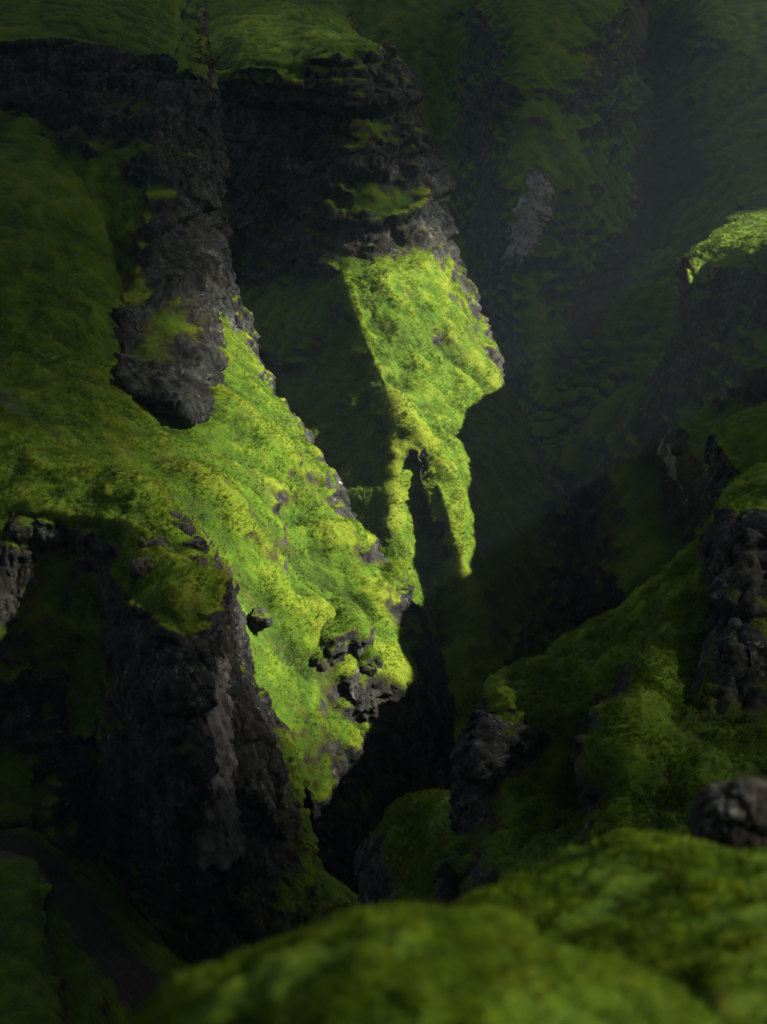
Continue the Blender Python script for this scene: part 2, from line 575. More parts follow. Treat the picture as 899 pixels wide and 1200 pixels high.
# the cliff that stands on that slope, upper left
landform('cliff', [
    [(-260, -90, 215), (0, -80, 235), (100, -60, 235), (170, -40, 235), (210, -20, 232), (235, 40, 234), (245, 120, 240)],
    [(-260, 20, 180), (0, 35, 182, -.3), (90, 30, 186, -.3), (150, 50, 188, -.1), (200, 68, 190), (222, 85, 196), (236, 160, 215)],
    [(-260, 50, 177, 1), (0, 48, 179.5, 1), (80, 55, 180.5, 1), (140, 72, 178.5, 1.2), (190, 85, 178.5, 1.2), (218, 105, 186, .5), (238, 190, 210)],
    [(-260, 110, 176, .8), (0, 100, 178.5, .8), (80, 108, 178.7, 1), (140, 112, 176.5, 1.1), (195, 110, 176.5, 1.1), (246, 125, 184, .6), (250, 230, 208)],
    [(-260, 180, 174, .8), (0, 150, 177, .9), (70, 155, 176.5, .9), (130, 160, 172.5, .8), (184, 165, 169, .9), (238, 180, 180, .9), (252, 280, 205)],
    [(-260, 230, 172, .4), (0, 190, 174.5, .7), (70, 190, 173, .7), (130, 200, 169, .4), (185, 225, 163, .9), (236, 250, 176, .9), (255, 330, 203)],
    [(-260, 260, 166), (0, 225, 168), (80, 240, 165), (130, 255, 164), (178, 290, 158, .9), (244, 290, 174, .5), (264, 370, 200)],
    [(-260, 300, 164), (0, 260, 166), (80, 290, 163), (125, 320, 160, .3), (158, 355, 153, .9), (245, 335, 168, .9), (268, 410, 196)],
    [(-260, 340, 162), (0, 290, 165), (80, 340, 163), (120, 370, 158, .6), (146, 410, 146, 1.1), (238, 395, 157, .8), (262, 450, 190)],
    [(-260, 380, 164), (0, 330, 166), (80, 380, 164), (115, 410, 158), (142, 440, 139.5, 1.3), (232, 450, 143.5, 1.2), (262, 480, 182)],
    [(-260, 420, 166), (0, 380, 168), (80, 420, 166), (128, 440, 150), (163, 470, 136.5, 1), (230, 488, 138.5, 1), (262, 510, 178)],
    [(-260, 460, 170), (0, 420, 172), (80, 450, 170), (128, 470, 160), (170, 500, 152), (228, 512, 154), (262, 540, 182)],
], 0.26, 'slope', 'dark layered basalt cliff with a rock buttress, standing above the green slope', 'cliff',
    big=(0.06, 1.2), strata=(5.0, 1.7), rough=1.15, fold_r=(2,), fold_c=(4,), paint=[('pale', [(212, 140, 172), (214, 200, 169), (212, 230, 167)], 5.0, 0.22)])

# middle spur
landform('rocky_spur', [
    [(150, -70, 360), (230, -70, 350), (300, -70, 350), (350, -50, 345), (380, -20, 320), (420, 40, 320), (470, 120, 340)],
    [(205, 20, 275), (240, 35, 262, -.5), (290, 20, 262, -.6), (345, 10, 268, -.6), (392, 38, 250, -.4), (425, 60, 255), (475, 180, 290)],
    [(215, 60, 262), (252, 95, 247, .2), (292, 78, 236, -.1), (345, 78, 229, -.2), (402, 52, 227, .3), (455, 76, 236, .5), (478, 220, 268)],
    [(225, 120, 262), (262, 160, 246, .9), (305, 135, 235, 1), (352, 125, 228, 1), (425, 115, 224.5, 1.1), (477, 125, 235, 1), (484, 260, 266)],
    [(235, 200, 256), (270, 215, 242, .9), (318, 190, 233, 1), (382, 165, 226, .7), (432, 160, 222, .7), (496, 165, 233, .8), (500, 300, 265)],
    [(242, 260, 250), (280, 275, 239, .8), (328, 245, 230.5, .9), (388, 200, 222.5, 1.1), (440, 200, 219.5, 1.3), (511, 212, 231, 1), (515, 340, 264)],
    [(252, 310, 245), (292, 325, 235, .5), (340, 305, 226.5, .6), (392, 245, 218, .5), (450, 235, 217, 0), (513, 245, 229, .4), (522, 380, 263)],
    [(260, 340, 239), (300, 345, 231, .3), (350, 330, 222, .5), (398, 298, 214.5, 1), (455, 294, 214, 1.2), (520, 280, 227.5, .8), (534, 420, 261)],
    [(270, 365, 232), (312, 380, 221), (360, 375, 212), (407, 330, 207, -.1), (470, 335, 207, -.3), (543, 355, 222), (560, 480, 258)],
    [(290, 410, 222), (332, 450, 211), (384, 440, 204), (430, 398, 201, -.3), (500, 410, 204, -.5), (575, 425, 218, -.2), (590, 540, 250)],
    [(310, 450, 213), (352, 515, 201), (408, 505, 197), (460, 466, 195, -.3), (530, 472, 200, -.5), (602, 477, 214, -.2), (622, 600, 245)],
    [(350, 540, 200), (400, 595, 189), (440, 590, 186), (505, 540, 186, -.3), (565, 555, 193, -.4), (634, 548, 209), (652, 660, 238)],
    [(400, 640, 188), (440, 695, 179), (480, 680, 177), (535, 640, 178, -.2), (592, 650, 187, -.2), (660, 645, 205), (684, 750, 230)],
    [(470, 780, 176), (500, 800, 171), (530, 780, 171), (575, 760, 173), (622, 760, 183), (652, 742, 197), (676, 820, 213)],
    [(525, 900, 166), (545, 905, 165), (570, 895, 166), (600, 875, 170), (642, 850, 180), (664, 835, 190), (690, 870, 203)],
    [(530, 1010, 158), (555, 1020, 156), (580, 1020, 156), (620, 1010, 158), (660, 990, 166), (710, 950, 180), (740, 960, 195)],
], 0.34, 'slope', 'pyramid shaped spur with banded cliffs on top and a sunlit green flank below', 'spur',
    big=(0.05, 1.3), strata=(6.5, 2.3), rough=1.25, fold_r=(2,), fold_c=(3,), tufts=dict(n=30000, h=0.27, w=0.12, reg=(380, 300, 680, 760)), ops=[
        ([(462, 480, 193), (463, 560, 185), (459, 620, 181)], 1.8, 1.1, 'n'),
        ([(492, 548, 187), (498, 595, 183), (504, 660, 178), (512, 740, 174)], 2.7, -4.4, 'n'),
        ([(464, 470, 195), (512, 545, 187), (545, 640, 180)], 2.4, 1.1, 'n'),
        ([(520, 400, 207), (565, 445, 209), (600, 490, 209)], 1.8, -1.8, 'n'),
    ], paint=[('pale', [(400, 205, 221), (450, 208, 219), (505, 212, 229)], 4.5, 0.30),
              ('pale', [(400, 275, 216), (460, 270, 215), (512, 262, 228)], 3.5, 0.25)])

# far wall
landform('far_canyon_wall', [
    [(60, -150, 500), (450, -150, 490), (550, -150, 480), (620, -130, 460), (690, -130, 470), (745, -130, 500), (775, -130, 510), (840, -120, 480), (900, -110, 470), (1100, -120, 460)],
    [(60, -60, 430), (450, -60, 420), (550, -50, 415), (622, -30, 385, -.5), (690, -20, 390, -.5), (745, -40, 430), (775, -40, 440), (835, -20, 410, -.3), (900, -20, 405, -.4), (1100, -30, 390, -.4)],
    [(60, 0, 405), (450, 10, 395, .3), (550, 30, 388, .3), (608, 18, 347, .3), (690, 28, 356, .3), (745, 30, 402), (772, 40, 412), (828, 28, 385, .3), (900, 45, 375, .1), (1100, 40, 360)],
    [(60, 60, 395, .3), (450, 65, 384, .4), (548, 80, 378, .3), (600, 72, 338, .1), (688, 72, 346, .1), (742, 80, 385), (768, 90, 398), (828, 75, 378), (900, 85, 366), (1100, 80, 352)],
    [(60, 120, 385, .3), (450, 120, 375, .3), (540, 125, 370, .3), (600, 105, 330, .6), (684, 112, 338, .6), (738, 120, 368), (764, 132, 384), (830, 115, 368), (900, 125, 355), (1100, 120, 340)],
    [(60, 220, 370), (450, 220, 362, .2), (540, 220, 355, .2), (603, 195, 320), (680, 200, 325, -.2), (734, 200, 347, -.2), (762, 212, 362), (830, 200, 350), (900, 210, 338), (1100, 210, 325)],
    [(60, 320, 350), (450, 320, 345), (550, 310, 338), (607, 285, 310, .6), (668, 285, 317, .2), (720, 288, 329), (755, 280, 346), (820, 290, 332), (900, 290, 318), (1100, 300, 305)],
    [(60, 420, 335), (450, 410, 330), (560, 400, 322), (620, 370, 300), (660, 370, 306), (690, 370, 313), (730, 370, 320), (805, 370, 310), (900, 370, 300), (1100, 380, 288)],
    [(60, 500, 320), (450, 490, 318), (570, 470, 305), (630, 450, 290), (660, 450, 292), (685, 450, 293), (720, 450, 295), (785, 450, 290), (900, 450, 282), (1100, 460, 270)],
    [(60, 580, 290), (450, 570, 288), (590, 550, 280), (640, 530, 272), (660, 530, 271), (690, 530, 269), (720, 530, 268), (785, 530, 266), (900, 540, 262), (1100, 550, 250)],
    [(60, 660, 255), (450, 650, 252), (600, 620, 246), (640, 612, 244), (660, 612, 242), (690, 615, 240), (720, 618, 238), (785, 620, 238), (900, 640, 235), (1100, 650, 225)],
], 0.64, 'far', 'hazy far wall of the canyon with a blunt buttress and dark scree gully', 'canyon wall',
    big=(0.03, 3.0), strata=(8.0, 2.2), rough=1.1, rockfreq=0.48, paint=[
        ('pale', [(632, 215, 314), (620, 262, 309), (611, 300, 308)], 5.5, 0.8),
        ('scree', [(768, 30, 408), (762, 130, 384), (790, 200, 352)], 14, 0.7),
        ('scree', [(760, 210, 360), (750, 270, 345), (715, 320, 326), (690, 360, 312), (682, 430, 298)], 7, 0.9),
    ])

# right wall, its rim reaches the sun
landform('right_canyon_wall', [
    [(890, 235, 275), (900, 229, 268), (930, 232, 262), (960, 228, 257), (1060, 214, 248), (1150, 186, 232), (1300, 131, 204), (1500, -24, 183), (2000, -363, 162)],
    [(838, 300, 222), (814, 300, 203, -.3), (850, 281, 203, -.6), (900, 270, 202, -.7), (1030, 257, 198, -.6), (1150, 237, 188, -.5), (1300, 190, 156, -.5), (1500, 140, 140), (2000, -120, 122)],
    [(828, 312, 220), (808, 310, 194), (836, 300, 190, -.2), (900, 284, 184, -.3), (1030, 284, 171, -.2), (1150, 296, 160), (1300, 161, 125, -.2), (1500, 169, 110), (2000, -83, 92)],
    [(826, 340, 220), (805, 335, 191, .6), (838, 345, 186, .9), (900, 345, 180, .8), (1030, 350, 167, .6), (1150, 365, 154), (1300, 240, 122, .3), (1500, 260, 107), (2000, 70, 88)],
    [(820, 400, 222), (806, 385, 191, .5), (840, 395, 184, .7), (900, 410, 175, .6), (1030, 425, 161, .4), (1150, 435, 148), (1300, 400, 119), (1500, 400, 102), (2000, 300, 82)],
    [(770, 440, 228), (782, 445, 196, .4), (820, 470, 180, .7), (900, 495, 167, .5), (1030, 530, 150, .3), (1150, 540, 136), (1300, 580, 114), (1500, 620, 98), (2000, 600, 80)],
    [(722, 468, 238), (745, 495, 206, .1), (792, 535, 175, .6), (880, 570, 155, .3), (1030, 620, 140), (1150, 650, 126), (1300, 700, 109), (1500, 760, 95), (2000, 800, 78)],
    [(680, 510, 246), (700, 550, 213), (785, 610, 177, .4), (860, 650, 151), (1030, 720, 132), (1150, 760, 118), (1300, 800, 104), (1500, 880, 92), (2000, 1000, 76)],
    [(660, 560, 246), (670, 600, 222), (740, 680, 182), (830, 720, 152), (1030, 800, 128), (1150, 850, 114), (1300, 900, 102), (1500, 980, 90), (2000, 1100, 75)],
    [(652, 615, 240), (655, 665, 216), (704, 745, 192), (780, 800, 162), (1030, 900, 130), (1150, 950, 116), (1300, 1000, 104), (1500, 1080, 92), (2000, 1250, 76)],
], 0.42, 'slope', 'shadowed right hand canyon wall whose grassy rim alone catches the sun', 'canyon wall', hill=True, fold_r=(1,), fold_c=(8,),
    big=(0.05, 1.6), strata=(6.0, 1.1), rough=1.2, tufts=dict(n=6000, h=0.36, w=0.16, reg=(790, 250, 960, 380)), ops=[
        ([(735, 530, 196), (755, 575, 186), (780, 620, 178)], 7.0, -5.0, 'n'),
        ([(700, 470, 228), (670, 530, 228), (655, 590, 228)], 5.0, 3.0, 'n'),
    ], paint=[('pale', [(775, 520, 180), (790, 555, 176), (800, 600, 174)], 2.6, 0.7)])

# near bluff, left
landform('mossy_bluff', [
    [(-260, 470, 128), (-60, 480, 126), (40, 500, 124), (110, 560, 124), (190, 600, 120), (235, 660, 115), (278, 750, 112), (305, 870, 115), (372, 1010, 124)],
    [(-260, 490, 114, -.5), (-60, 500, 113, -.5), (30, 520, 111, -.5), (105, 548, 108, -.5), (182, 574, 103, -.4), (212, 615, 100), (258, 682, 96, .2), (284, 792, 101), (352, 918, 112.5)],
    [(-260, 570, 106, -.3), (-60, 585, 104, -.3), (20, 590, 103, -.2), (90, 606, 101, -.2), (150, 612, 98, -.5), (190, 645, 94, -.5), (240, 700, 91, -.1), (270, 772, 96, .3), (350, 905, 109)],
    [(-260, 620, 104, .4), (-60, 620, 102, .5), (20, 628, 102, .5), (95, 636, 101.5, .6), (138, 650, 98, .3), (170, 690, 92, -.4), (226, 722, 89.5, .3), (270, 800, 93.5, .5), (348, 925, 108)],
    [(-260, 680, 100, .2), (-60, 690, 100, .6), (25, 700, 100.5, .8), (85, 690, 100.5, -.2), (132, 705, 98.5, -.2), (165, 740, 91.5, .6), (218, 762, 88.5, .7), (272, 835, 92.5, .6), (348, 950, 107)],
    [(-260, 780, 98, .2), (-60, 780, 98, .5), (40, 780, 98.5, .6), (90, 780, 99.5, -.2), (135, 790, 97.5, -.1), (172, 830, 91, .4), (222, 840, 88, .7), (275, 905, 92.5, .6), (358, 985, 107)],
    [(-260, 880, 97), (-60, 880, 97, .3), (50, 880, 98, .4), (95, 880, 99), (145, 890, 96.5), (188, 920, 91.5, -.2), (236, 920, 88.5, .7), (285, 962, 95, .3), (378, 1020, 108)],
    [(-260, 960, 96), (-60, 960, 94), (60, 970, 97), (110, 980, 102), (165, 1000, 98), (215, 1020, 93), (255, 1030, 93), (330, 1040, 99), (420, 1060, 109)],
    [(-260, 1060, 97), (-60, 1060, 96), (70, 1070, 97), (130, 1090, 98), (190, 1110, 97), (245, 1130, 96), (300, 1150, 97), (370, 1150, 102), (450, 1150, 110)],
], 0.16, 'mid', 'dark rock bluff with a thick overhanging cap of olive moss', 'bluff',
    big=(0.09, 0.8), strata=(4.0, 0.7), rough=0.95, rockfreq=0.6, fold_r=(2,), tufts=dict(n=20000, h=0.20, w=0.07, reg=(-40, 480, 330, 800)),
    paint=[('pale', [(262, 800, 90), (262, 870, 90), (258, 930, 90), (262, 990, 92)], 2.4, 0.95),
           ('grass', [(100, 680, 104), (130, 760, 102), (120, 850, 103)], 3.0, 0.8),
           ('grass', [(350, 900, 106), (380, 980, 108), (350, 1050, 104)], 6.0, 0.8)])

# floor of the gully, bottom left
landform('gully_floor', [
    [(-260, 900, 108), (0, 940, 104), (100, 1000, 102), (180, 1080, 99), (260, 1140, 98), (460, 1150, 112)],
    [(-260, 1000, 94), (0, 985, 93), (70, 1030, 92), (150, 1110, 91), (240, 1180, 91), (460, 1220, 104)],
    [(-260, 1060, 86), (0, 1040, 86), (60, 1080, 86), (130, 1150, 86), (210, 1240, 86), (460, 1330, 94)],
    [(-260, 1200, 74), (0, 1180, 75), (90, 1200, 78), (160, 1270, 80), (240, 1360, 80), (460, 1450, 84)],
    [(-260, 1420, 62), (0, 1420, 62), (90, 1420, 64), (160, 1450, 66), (240, 1500, 70), (460, 1600, 74)],
], 0.22, 'mid', 'dark scree running down a gully between grass banks', 'gully', big=(0.08, 0.6), rockfreq=0.7,
    paint=[('scree', [(-80, 975, 95), (20, 1010, 92), (90, 1070, 90), (150, 1140, 88), (200, 1210, 88)], 3.6, 0.95)])

# near ridge, right
landform('mossy_ridge', [
    [(585, 960, 66.0), (610, 880, 62.5), (655, 850, 65.0), (730, 810, 66.8), (800, 750, 68.1), (850, 700, 68.2), (890, 640, 67.5), (950, 620, 66.0), (1150, 600, 61.0)],
    [(576, 850, 53.0), (590, 808, 52.0), (640, 782, 52.8), (705, 745, 54.6), (772, 690, 55.2), (822, 645, 55.5), (862, 590, 55.9), (915, 560, 55.0), (1150, 520, 50.8)],
    [(573, 832, 49.5, -.4), (585, 815, 48.5, -.6), (630, 798, 49.3, -.5), (700, 760, 51.1, -.4), (768, 705, 51.6, -.4), (822, 655, 51.9, -.1), (856, 588, 52.0, -.5), (905, 562, 51.2, -.6), (1150, 530, 47.0, -.4)],
    [(569, 850, 48.0, 1), (590, 845, 47.3, .8), (632, 835, 47.5, .6), (700, 800, 47.5, .1), (768, 748, 48.2, 0), (822, 690, 48.3, .0), (852, 628, 48.3, .8), (905, 612, 47.9, 1.0), (1150, 600, 45, .9)],
    [(562, 880, 47.5, 1), (590, 878, 46.4, 1.2), (634, 868, 46.3, 1.1), (700, 845, 46.2, .7), (762, 795, 45.3, -.1), (818, 740, 45.6, .1), (856, 690, 46.2, 1.0), (905, 665, 46.3, 1.2), (1150, 670, 43.6, 1)],
    [(552, 920, 46.8, .9), (588, 920, 45.0, .9), (632, 910, 44.5, .8), (695, 890, 44.3, .6), (748, 840, 42.1, -.2), (806, 805, 43.0, .2), (852, 775, 44.2, 1.0), (905, 755, 44.6, 1.0), (1150, 760, 42, .8)],
    [(540, 965, 46.0, .3), (586, 965, 43.5, .1), (628, 958, 42.5, .0), (685, 940, 41.2, .0), (732, 905, 39.5, -.3), (790, 870, 40.4, .4), (845, 850, 41.8, .8), (905, 845, 42.2, .9), (1150, 850, 39.0, .7)],
    [(530, 1020, 45.0), (580, 1025, 42.0), (624, 1020, 40.1), (680, 1005, 38.6), (725, 980, 37.2, -.2), (790, 960, 37.5), (845, 950, 37.4), (905, 945, 37.0), (1150, 960, 33.9)],
    [(515, 1130, 44.0), (570, 1140, 40.0), (620, 1140, 36.8), (680, 1140, 34.3), (725, 1130, 32.9), (790, 1120, 32.7), (845, 1120, 32.4), (905, 1110, 30.7), (1150, 1150, 28.7)],
], 0.085, 'near', 'near ridge of dark lichen spotted rock draped with olive moss', 'ridge',
    big=(0.2, 0.6), strata=(2.2, 0.45), rough=1.0, rockfreq=0.8, tufts=dict(n=20000, h=0.12, w=0.04, reg=(540, 560, 930, 1000)), ops=[
        ([(885, 620, 46.7), (890, 700, 45.6), (885, 790, 44.3)], 1.5, 0.8, 'n'),
        ([(822, 690, 47.3), (806, 760, 44.6), (800, 850, 42.1)], 0.9, -0.9, 'n'),
        ([(790, 690, 48.7), (748, 800, 43.0), (728, 900, 40.1)], 1.0, 0.9, 'n'),
        ([(700, 845, 45.5), (684, 920, 42.3)], 1.8, -1.1, 'n'),
        ([(600, 830, 46.0), (575, 900, 46.0)], 1.2, 0.5, 'n'),
    ])

# a second knob behind the ridge
landform('mossy_crag', [
    [(880, 640, 92), (890, 560, 88), (920, 520, 86), (980, 500, 84), (1150, 480, 80)],
    [(850, 560, 78), (856, 508, 76), (885, 486, 75), (940, 470, 74), (1150, 440, 70)],
    [(843, 540, 74.5), (853, 508, 72, -.5), (880, 490, 71, -.6), (940, 478, 70, -.6), (1150, 450, 66, -.4)],
    [(840, 560, 73, .5), (852, 532, 70, .4), (884, 525, 68.5, .1), (940, 520, 67, 0), (1150, 510, 63)],
    [(832, 600, 72.5, .4), (846, 585, 69, .7), (884, 580, 67, .6), (940, 580, 65, .5), (1150, 580, 61)],
    [(818, 640, 73), (840, 640, 69, .4), (884, 640, 66, .4), (940, 640, 63, .4), (1150, 650, 59)],
    [(790, 720, 75), (830, 730, 70), (884, 730, 65), (940, 730, 61), (1150, 750, 56)],
], 0.10, 'near', 'crag with a bright cushion of moss on its top, rising behind the near ridge', 'crag',
    big=(0.15, 0.4), strata=(2.5, 0.35), rough=0.85, rockfreq=0.9, kind='structure')

# low shoulder below the ridge
landform('mossy_shoulder', [
    [(440, 1000, 70), (470, 960, 68), (520, 945, 66), (570, 960, 62), (640, 990, 58)],
    [(432, 1000, 58), (470, 945, 57), (515, 936, 56), (560, 945, 53), (620, 970, 48)],
    [(428, 1020, 56, .6), (462, 962, 55, .3), (505, 950, 53.5, -.2), (548, 965, 50.5, -.4), (610, 1000, 46)],
    [(424, 1060, 55, .6), (452, 1010, 53.5, .4), (495, 1000, 51.5, -.3), (540, 1015, 48, -.4), (600, 1050, 44)],
    [(416, 1110, 54, .4), (445, 1080, 52, .3), (485, 1070, 49.5, -.3), (530, 1080, 46, -.3), (590, 1110, 42)],
    [(405, 1200, 52), (440, 1190, 49), (480, 1180, 46), (525, 1180, 43), (580, 1200, 39)],
], 0.09, 'near', 'low shoulder of deep green grass with a rocky left edge', 'shoulder', big=(0.15, 0.35), strata=(2.0, 0.3),
    rough=0.8, rockfreq=0.9, tufts=dict(n=6000, h=0.2, w=0.06, reg=(420, 930, 560, 1100)))

# foreground mound
landform('moss_mound', [
    [(400, 1250, 6.8), (500, 1150, 6.8), (560, 1090, 6.8), (640, 1060, 6.8), (720, 1040, 6.9), (800, 1040, 7.0), (900, 1040, 7.0), (1200, 1040, 6.8)],
    [(430, 1190, 5.2), (500, 1105, 5.2), (560, 1062, 5.2), (620, 1038, 5.3), (680, 1012, 5.4), (745, 996, 5.5), (900, 1003, 5.5), (1200, 1005, 5.2)],
    [(430, 1200, 4.7), (510, 1105, 4.7), (570, 1070, 4.7), (640, 1045, 4.75), (700, 1022, 4.8), (770, 1010, 4.8), (900, 1015, 4.7), (1200, 1030, 4.5)],
    [(430, 1250, 4.4), (520, 1150, 4.35), (590, 1120, 4.3), (660, 1100, 4.2), (720, 1090, 4.1), (790, 1085, 4.0), (900, 1090, 3.8), (1200, 1110, 3.6)],
    [(430, 1330, 4.1), (540, 1230, 4.0), (620, 1210, 3.8), (690, 1200, 3.6), (750, 1190, 3.4), (810, 1180, 3.3), (900, 1190, 3.1), (1200, 1220, 2.9)],
    [(430, 1500, 3.7), (540, 1450, 3.4), (630, 1450, 3.1), (700, 1450, 2.9), (760, 1450, 2.7), (820, 1450, 2.6), (900, 1460, 2.4), (1200, 1500, 2.2)],
], 0.017, 'fore', 'farther out of focus moss cushion with a dark boulder standing behind it', 'moss mound', big=(1.3, 0.10), strata=(5, 0.0),
    rough=0.5, rockfreq=7.0, rock_at=(-0.6, -0.4), kind=None, tufts=dict(n=16000, h=0.026, w=0.006, reg=(480, 960, 930, 1200)))
landform('moss_mound', [
    [(60, 1400, 4.4), (190, 1260, 4.6), (300, 1190, 4.7), (400, 1150, 4.7), (490, 1140, 4.7), (580, 1150, 4.7), (670, 1180, 4.6), (780, 1230, 4.5), (950, 1330, 4.3)],
    [(80, 1340, 3.6), (200, 1202, 3.6), (300, 1142, 3.65), (400, 1102, 3.65), (480, 1090, 3.65), (570, 1102, 3.65), (660, 1140, 3.6), (760, 1190, 3.5), (950, 1260, 3.3)],
    [(90, 1330, 3.2), (215, 1185, 3.2), (310, 1133, 3.2), (405, 1098, 3.2), (480, 1088, 3.2), (565, 1096, 3.2), (650, 1122, 3.15), (750, 1170, 3.1), (950, 1290, 2.9)],
    [(100, 1400, 2.85), (230, 1250, 2.85), (320, 1190, 2.85), (405, 1155, 2.8), (480, 1145, 2.8), (560, 1155, 2.8), (640, 1180, 2.8), (740, 1230, 2.8), (950, 1340, 2.7)],
    [(110, 1500, 2.5), (240, 1360, 2.5), (325, 1290, 2.5), (405, 1260, 2.45), (480, 1250, 2.45), (560, 1260, 2.45), (640, 1280, 2.45), (740, 1330, 2.5), (950, 1430, 2.5)],
    [(120, 1750, 2.05), (250, 1680, 2.0), (330, 1650, 2.0), (405, 1640, 2.0), (480, 1640, 2.0), (560, 1640, 2.0), (640, 1640, 2.0), (740, 1650, 2.0), (950, 1700, 2.0)],
], 0.015, 'fore', 'nearest blurred cushion of yellow green moss with one small pale stone on it', 'moss mound', big=(1.5, 0.07), strata=(5, 0.0),
    rough=0.5, rockfreq=7.0, rock_at=(-0.6, -0.4), kind=None, tufts=dict(n=20000, h=0.022, w=0.005, reg=(150, 1040, 800, 1200)))

# the rim the photographer stands on: cliff below, unseen hillside behind, added to block low sky light
def near_rim():
    prof = [(-420, 26), (-200, 24), (-80, 17), (-25, 4), (-6, -1.9), (0.2, -2.6), (1.5, -4.2), (6, -22), (18, -55), (34, -95), (46, -124)]
    xs = np.linspace(-420, 420, 150)
    A = cr_weights(len(prof), [10] * (len(prof) - 1))
    pr = A @ np.array(prof, float)
    P = np.zeros((len(pr), len(xs), 3))
    P[..., 0] = xs
    P[..., 1] = pr[:, None, 0]
    P[..., 2] = pr[:, None, 1]
    q = P.reshape(-1, 3)
    sh = P.shape[:2]
    far = sstep(2, 60, np.abs(P[..., 0]))
    P[..., 1] += far * fbm(q, 0.02, 4).reshape(sh) * 8 - 5 * far
    P[..., 2] += far * fbm(q, 0.02, 4, off=7.0).reshape(sh) * 6 - far * 3
    N = grid_normals(P)
    N *= np.sign(N[..., 2:3] + 1e-6)
    rk = (1 - sstep(0.35, 0.6, N[..., 2])).ravel()
    idx = np.arange(sh[0] * sh[1]).reshape(sh)
    F = np.stack([idx[:-1, :-1], idx[1:, :-1], idx[1:, 1:], idx[:-1, 1:]], -1).reshape(-1, 4)
    z = np.zeros(len(q))
    o = make_mesh('canyon_rim', P.reshape(-1, 3), F, MAT['mid'], True, {'rock': rk, 'pale': z, 'scree': z, 'tint': z})
    tag(o, 'grassy canyon rim that falls away as a cliff below the viewpoint', None, None, 'structure')


near_rim()

# valley floor, the sheet everything stands on
V = np.array([[-1500, -1200, -122], [1500, -1200, -122], [1500, 1800, -122], [-1500, 1800, -122]], float)
tag(make_mesh('ground', V, np.array([[0, 1, 2, 3]]), MAT['far'], False), 'bare valley floor beneath the canyon walls', None, None, 'structure')

# ------------------------------------------------------------------ outcrops, boulders, stones
def ico(sub):
    import bmesh
    bm = bmesh.new()
    bmesh.ops.create_icosphere(bm, subdivisions=sub, radius=1.0)
    v = np.array([x.co[:] for x in bm.verts])
    f = np.array([[x.index for x in y.verts] for y in bm.faces])
    bm.free()
    return v, f


ICO = {k: ico(k) for k in (3, 4, 5, 6)}


def vnormals(p, f):
    n = np.zeros_like(p)
    fn = np.cross(p[f[:, 1]] - p[f[:, 0]], p[f[:, 2]] - p[f[:, 0]])
    for k in range(3):
        np.add.at(n, f[:, k], fn)
    return n / (np.linalg.norm(n, axis=1, keepdims=True) + 1e-12)


def boulder(name, at, size, label, cat, mat='slope', sub=5, rot=0.0, tilt=0.0, freq=None, strata=(1.6, 0.22), rough=1.0, moss=0.0, pale=0.0, crust=1.0, tufts=None,
            boxy=0.75, waist=0.3, tint=0.2, group=None, kind=None):
    """A rock: boxy lump, narrower underneath, with the same bedding, joints and moss cap as the cliffs."""
    c = W(*at) if len(at) == 3 else np.array(at[:3])
    v, f = ICO[sub]
    p = np.sign(v) * np.abs(v) ** boxy
    p[:, :2] *= (1 + waist * np.minimum(p[:, 2:3], 0))
    p = p * np.array(size)
    cr, sr, ct, st = math.cos(rot), math.sin(rot), math.cos(tilt), math.sin(tilt)
    p = p @ np.array([[1, 0, 0], [0, ct, st], [0, -st, ct]])
    p = p @ np.array([[cr, sr, 0], [-sr, cr, 0], [0, 0, 1]])
    sc = float(np.mean(size))
    n = vnormals(p, f)
    w = p + c
    w = w + n * (fbm(w, 0.55 / sc, 4, 0.55) * 0.34 * sc)[:, None]
    n = vnormals(w, f)
    fr = freq or 0.9 / sc
    rd, gd = relief(w, strata, fr, rough)
    j = fbm(w, 0.8 / sc, 4, 0.6)
    m = 1 - sstep(0.25, 0.6, n[:, 2] + moss + 0.5 * j)
    w = w + n * (m * rd + (1 - m) * gd)[:, None]
    n = vnormals(w, f)
    m = crust * (1 - sstep(0.1, 0.75, n[:, 2] * 0.9 + moss + 0.5 * j + 0.35 * fbm(w, 3.0 / sc, 4, 0.65)))
    z = np.zeros(len(w))
    o = make_mesh(name, w - c, f, MAT[mat], True, {'rock': m, 'pale': z + pale, 'scree': z, 'tint': z + tint})
    o.location = c
    tag(o, label, cat, group, kind)
    if tufts:
        TUFTS.append((w, n, {'rock': m, 'scree': z, 'tint': z + tint}, f, tufts))
    return o


OUT = [
    ((358, 573, 144.6), (2.8, 2.4, 1.5), 0.3, 'upper mossy outcrop on the brink of the sunny slope, with a dark rock lip', .35),
    ((398, 634, 139.8), (2.6, 2.2, 1.6), 0.1, 'mossy outcrop directly below the lipped one on the brink of the sunny slope', .35),
    ((455, 695, 139.5), (2.0, 1.8, 2.6), 0.6, 'steep brown outcrop where the sunny slope ends above the dark gorge', .1),
    ((387, 752, 126.9), (3.2, 2.6, 3.0), 0.7, 'large rounded outcrop, moss above and brown rock below, low on the sunny slope', .12),
    ((420, 776, 127.6), (1.3, 1.3, 1.6), 0.2, 'small brown outcrop against the lower side of the large rounded outcrop', .1),
]
for at, sz, rt, lb, ms in OUT:
    boulder('rock_outcrop', at, sz, lb, 'rock outcrop', 'slope', 5, rt, 0.2, 0.5, moss=ms, crust=0.9, tufts=dict(n=1500, h=0.17, w=0.08, reg=(-99, -99, 999, 1299)), boxy=0.7, tint=0.0, group='outcrops along the sunny slope')
boulder('rock', (303, 727, 118.5), (.85, .8, .75), 'small reddish brown rock beside the bright leafy patch below the bluff', 'rock', 'slope', 5, .4, moss=-.4)
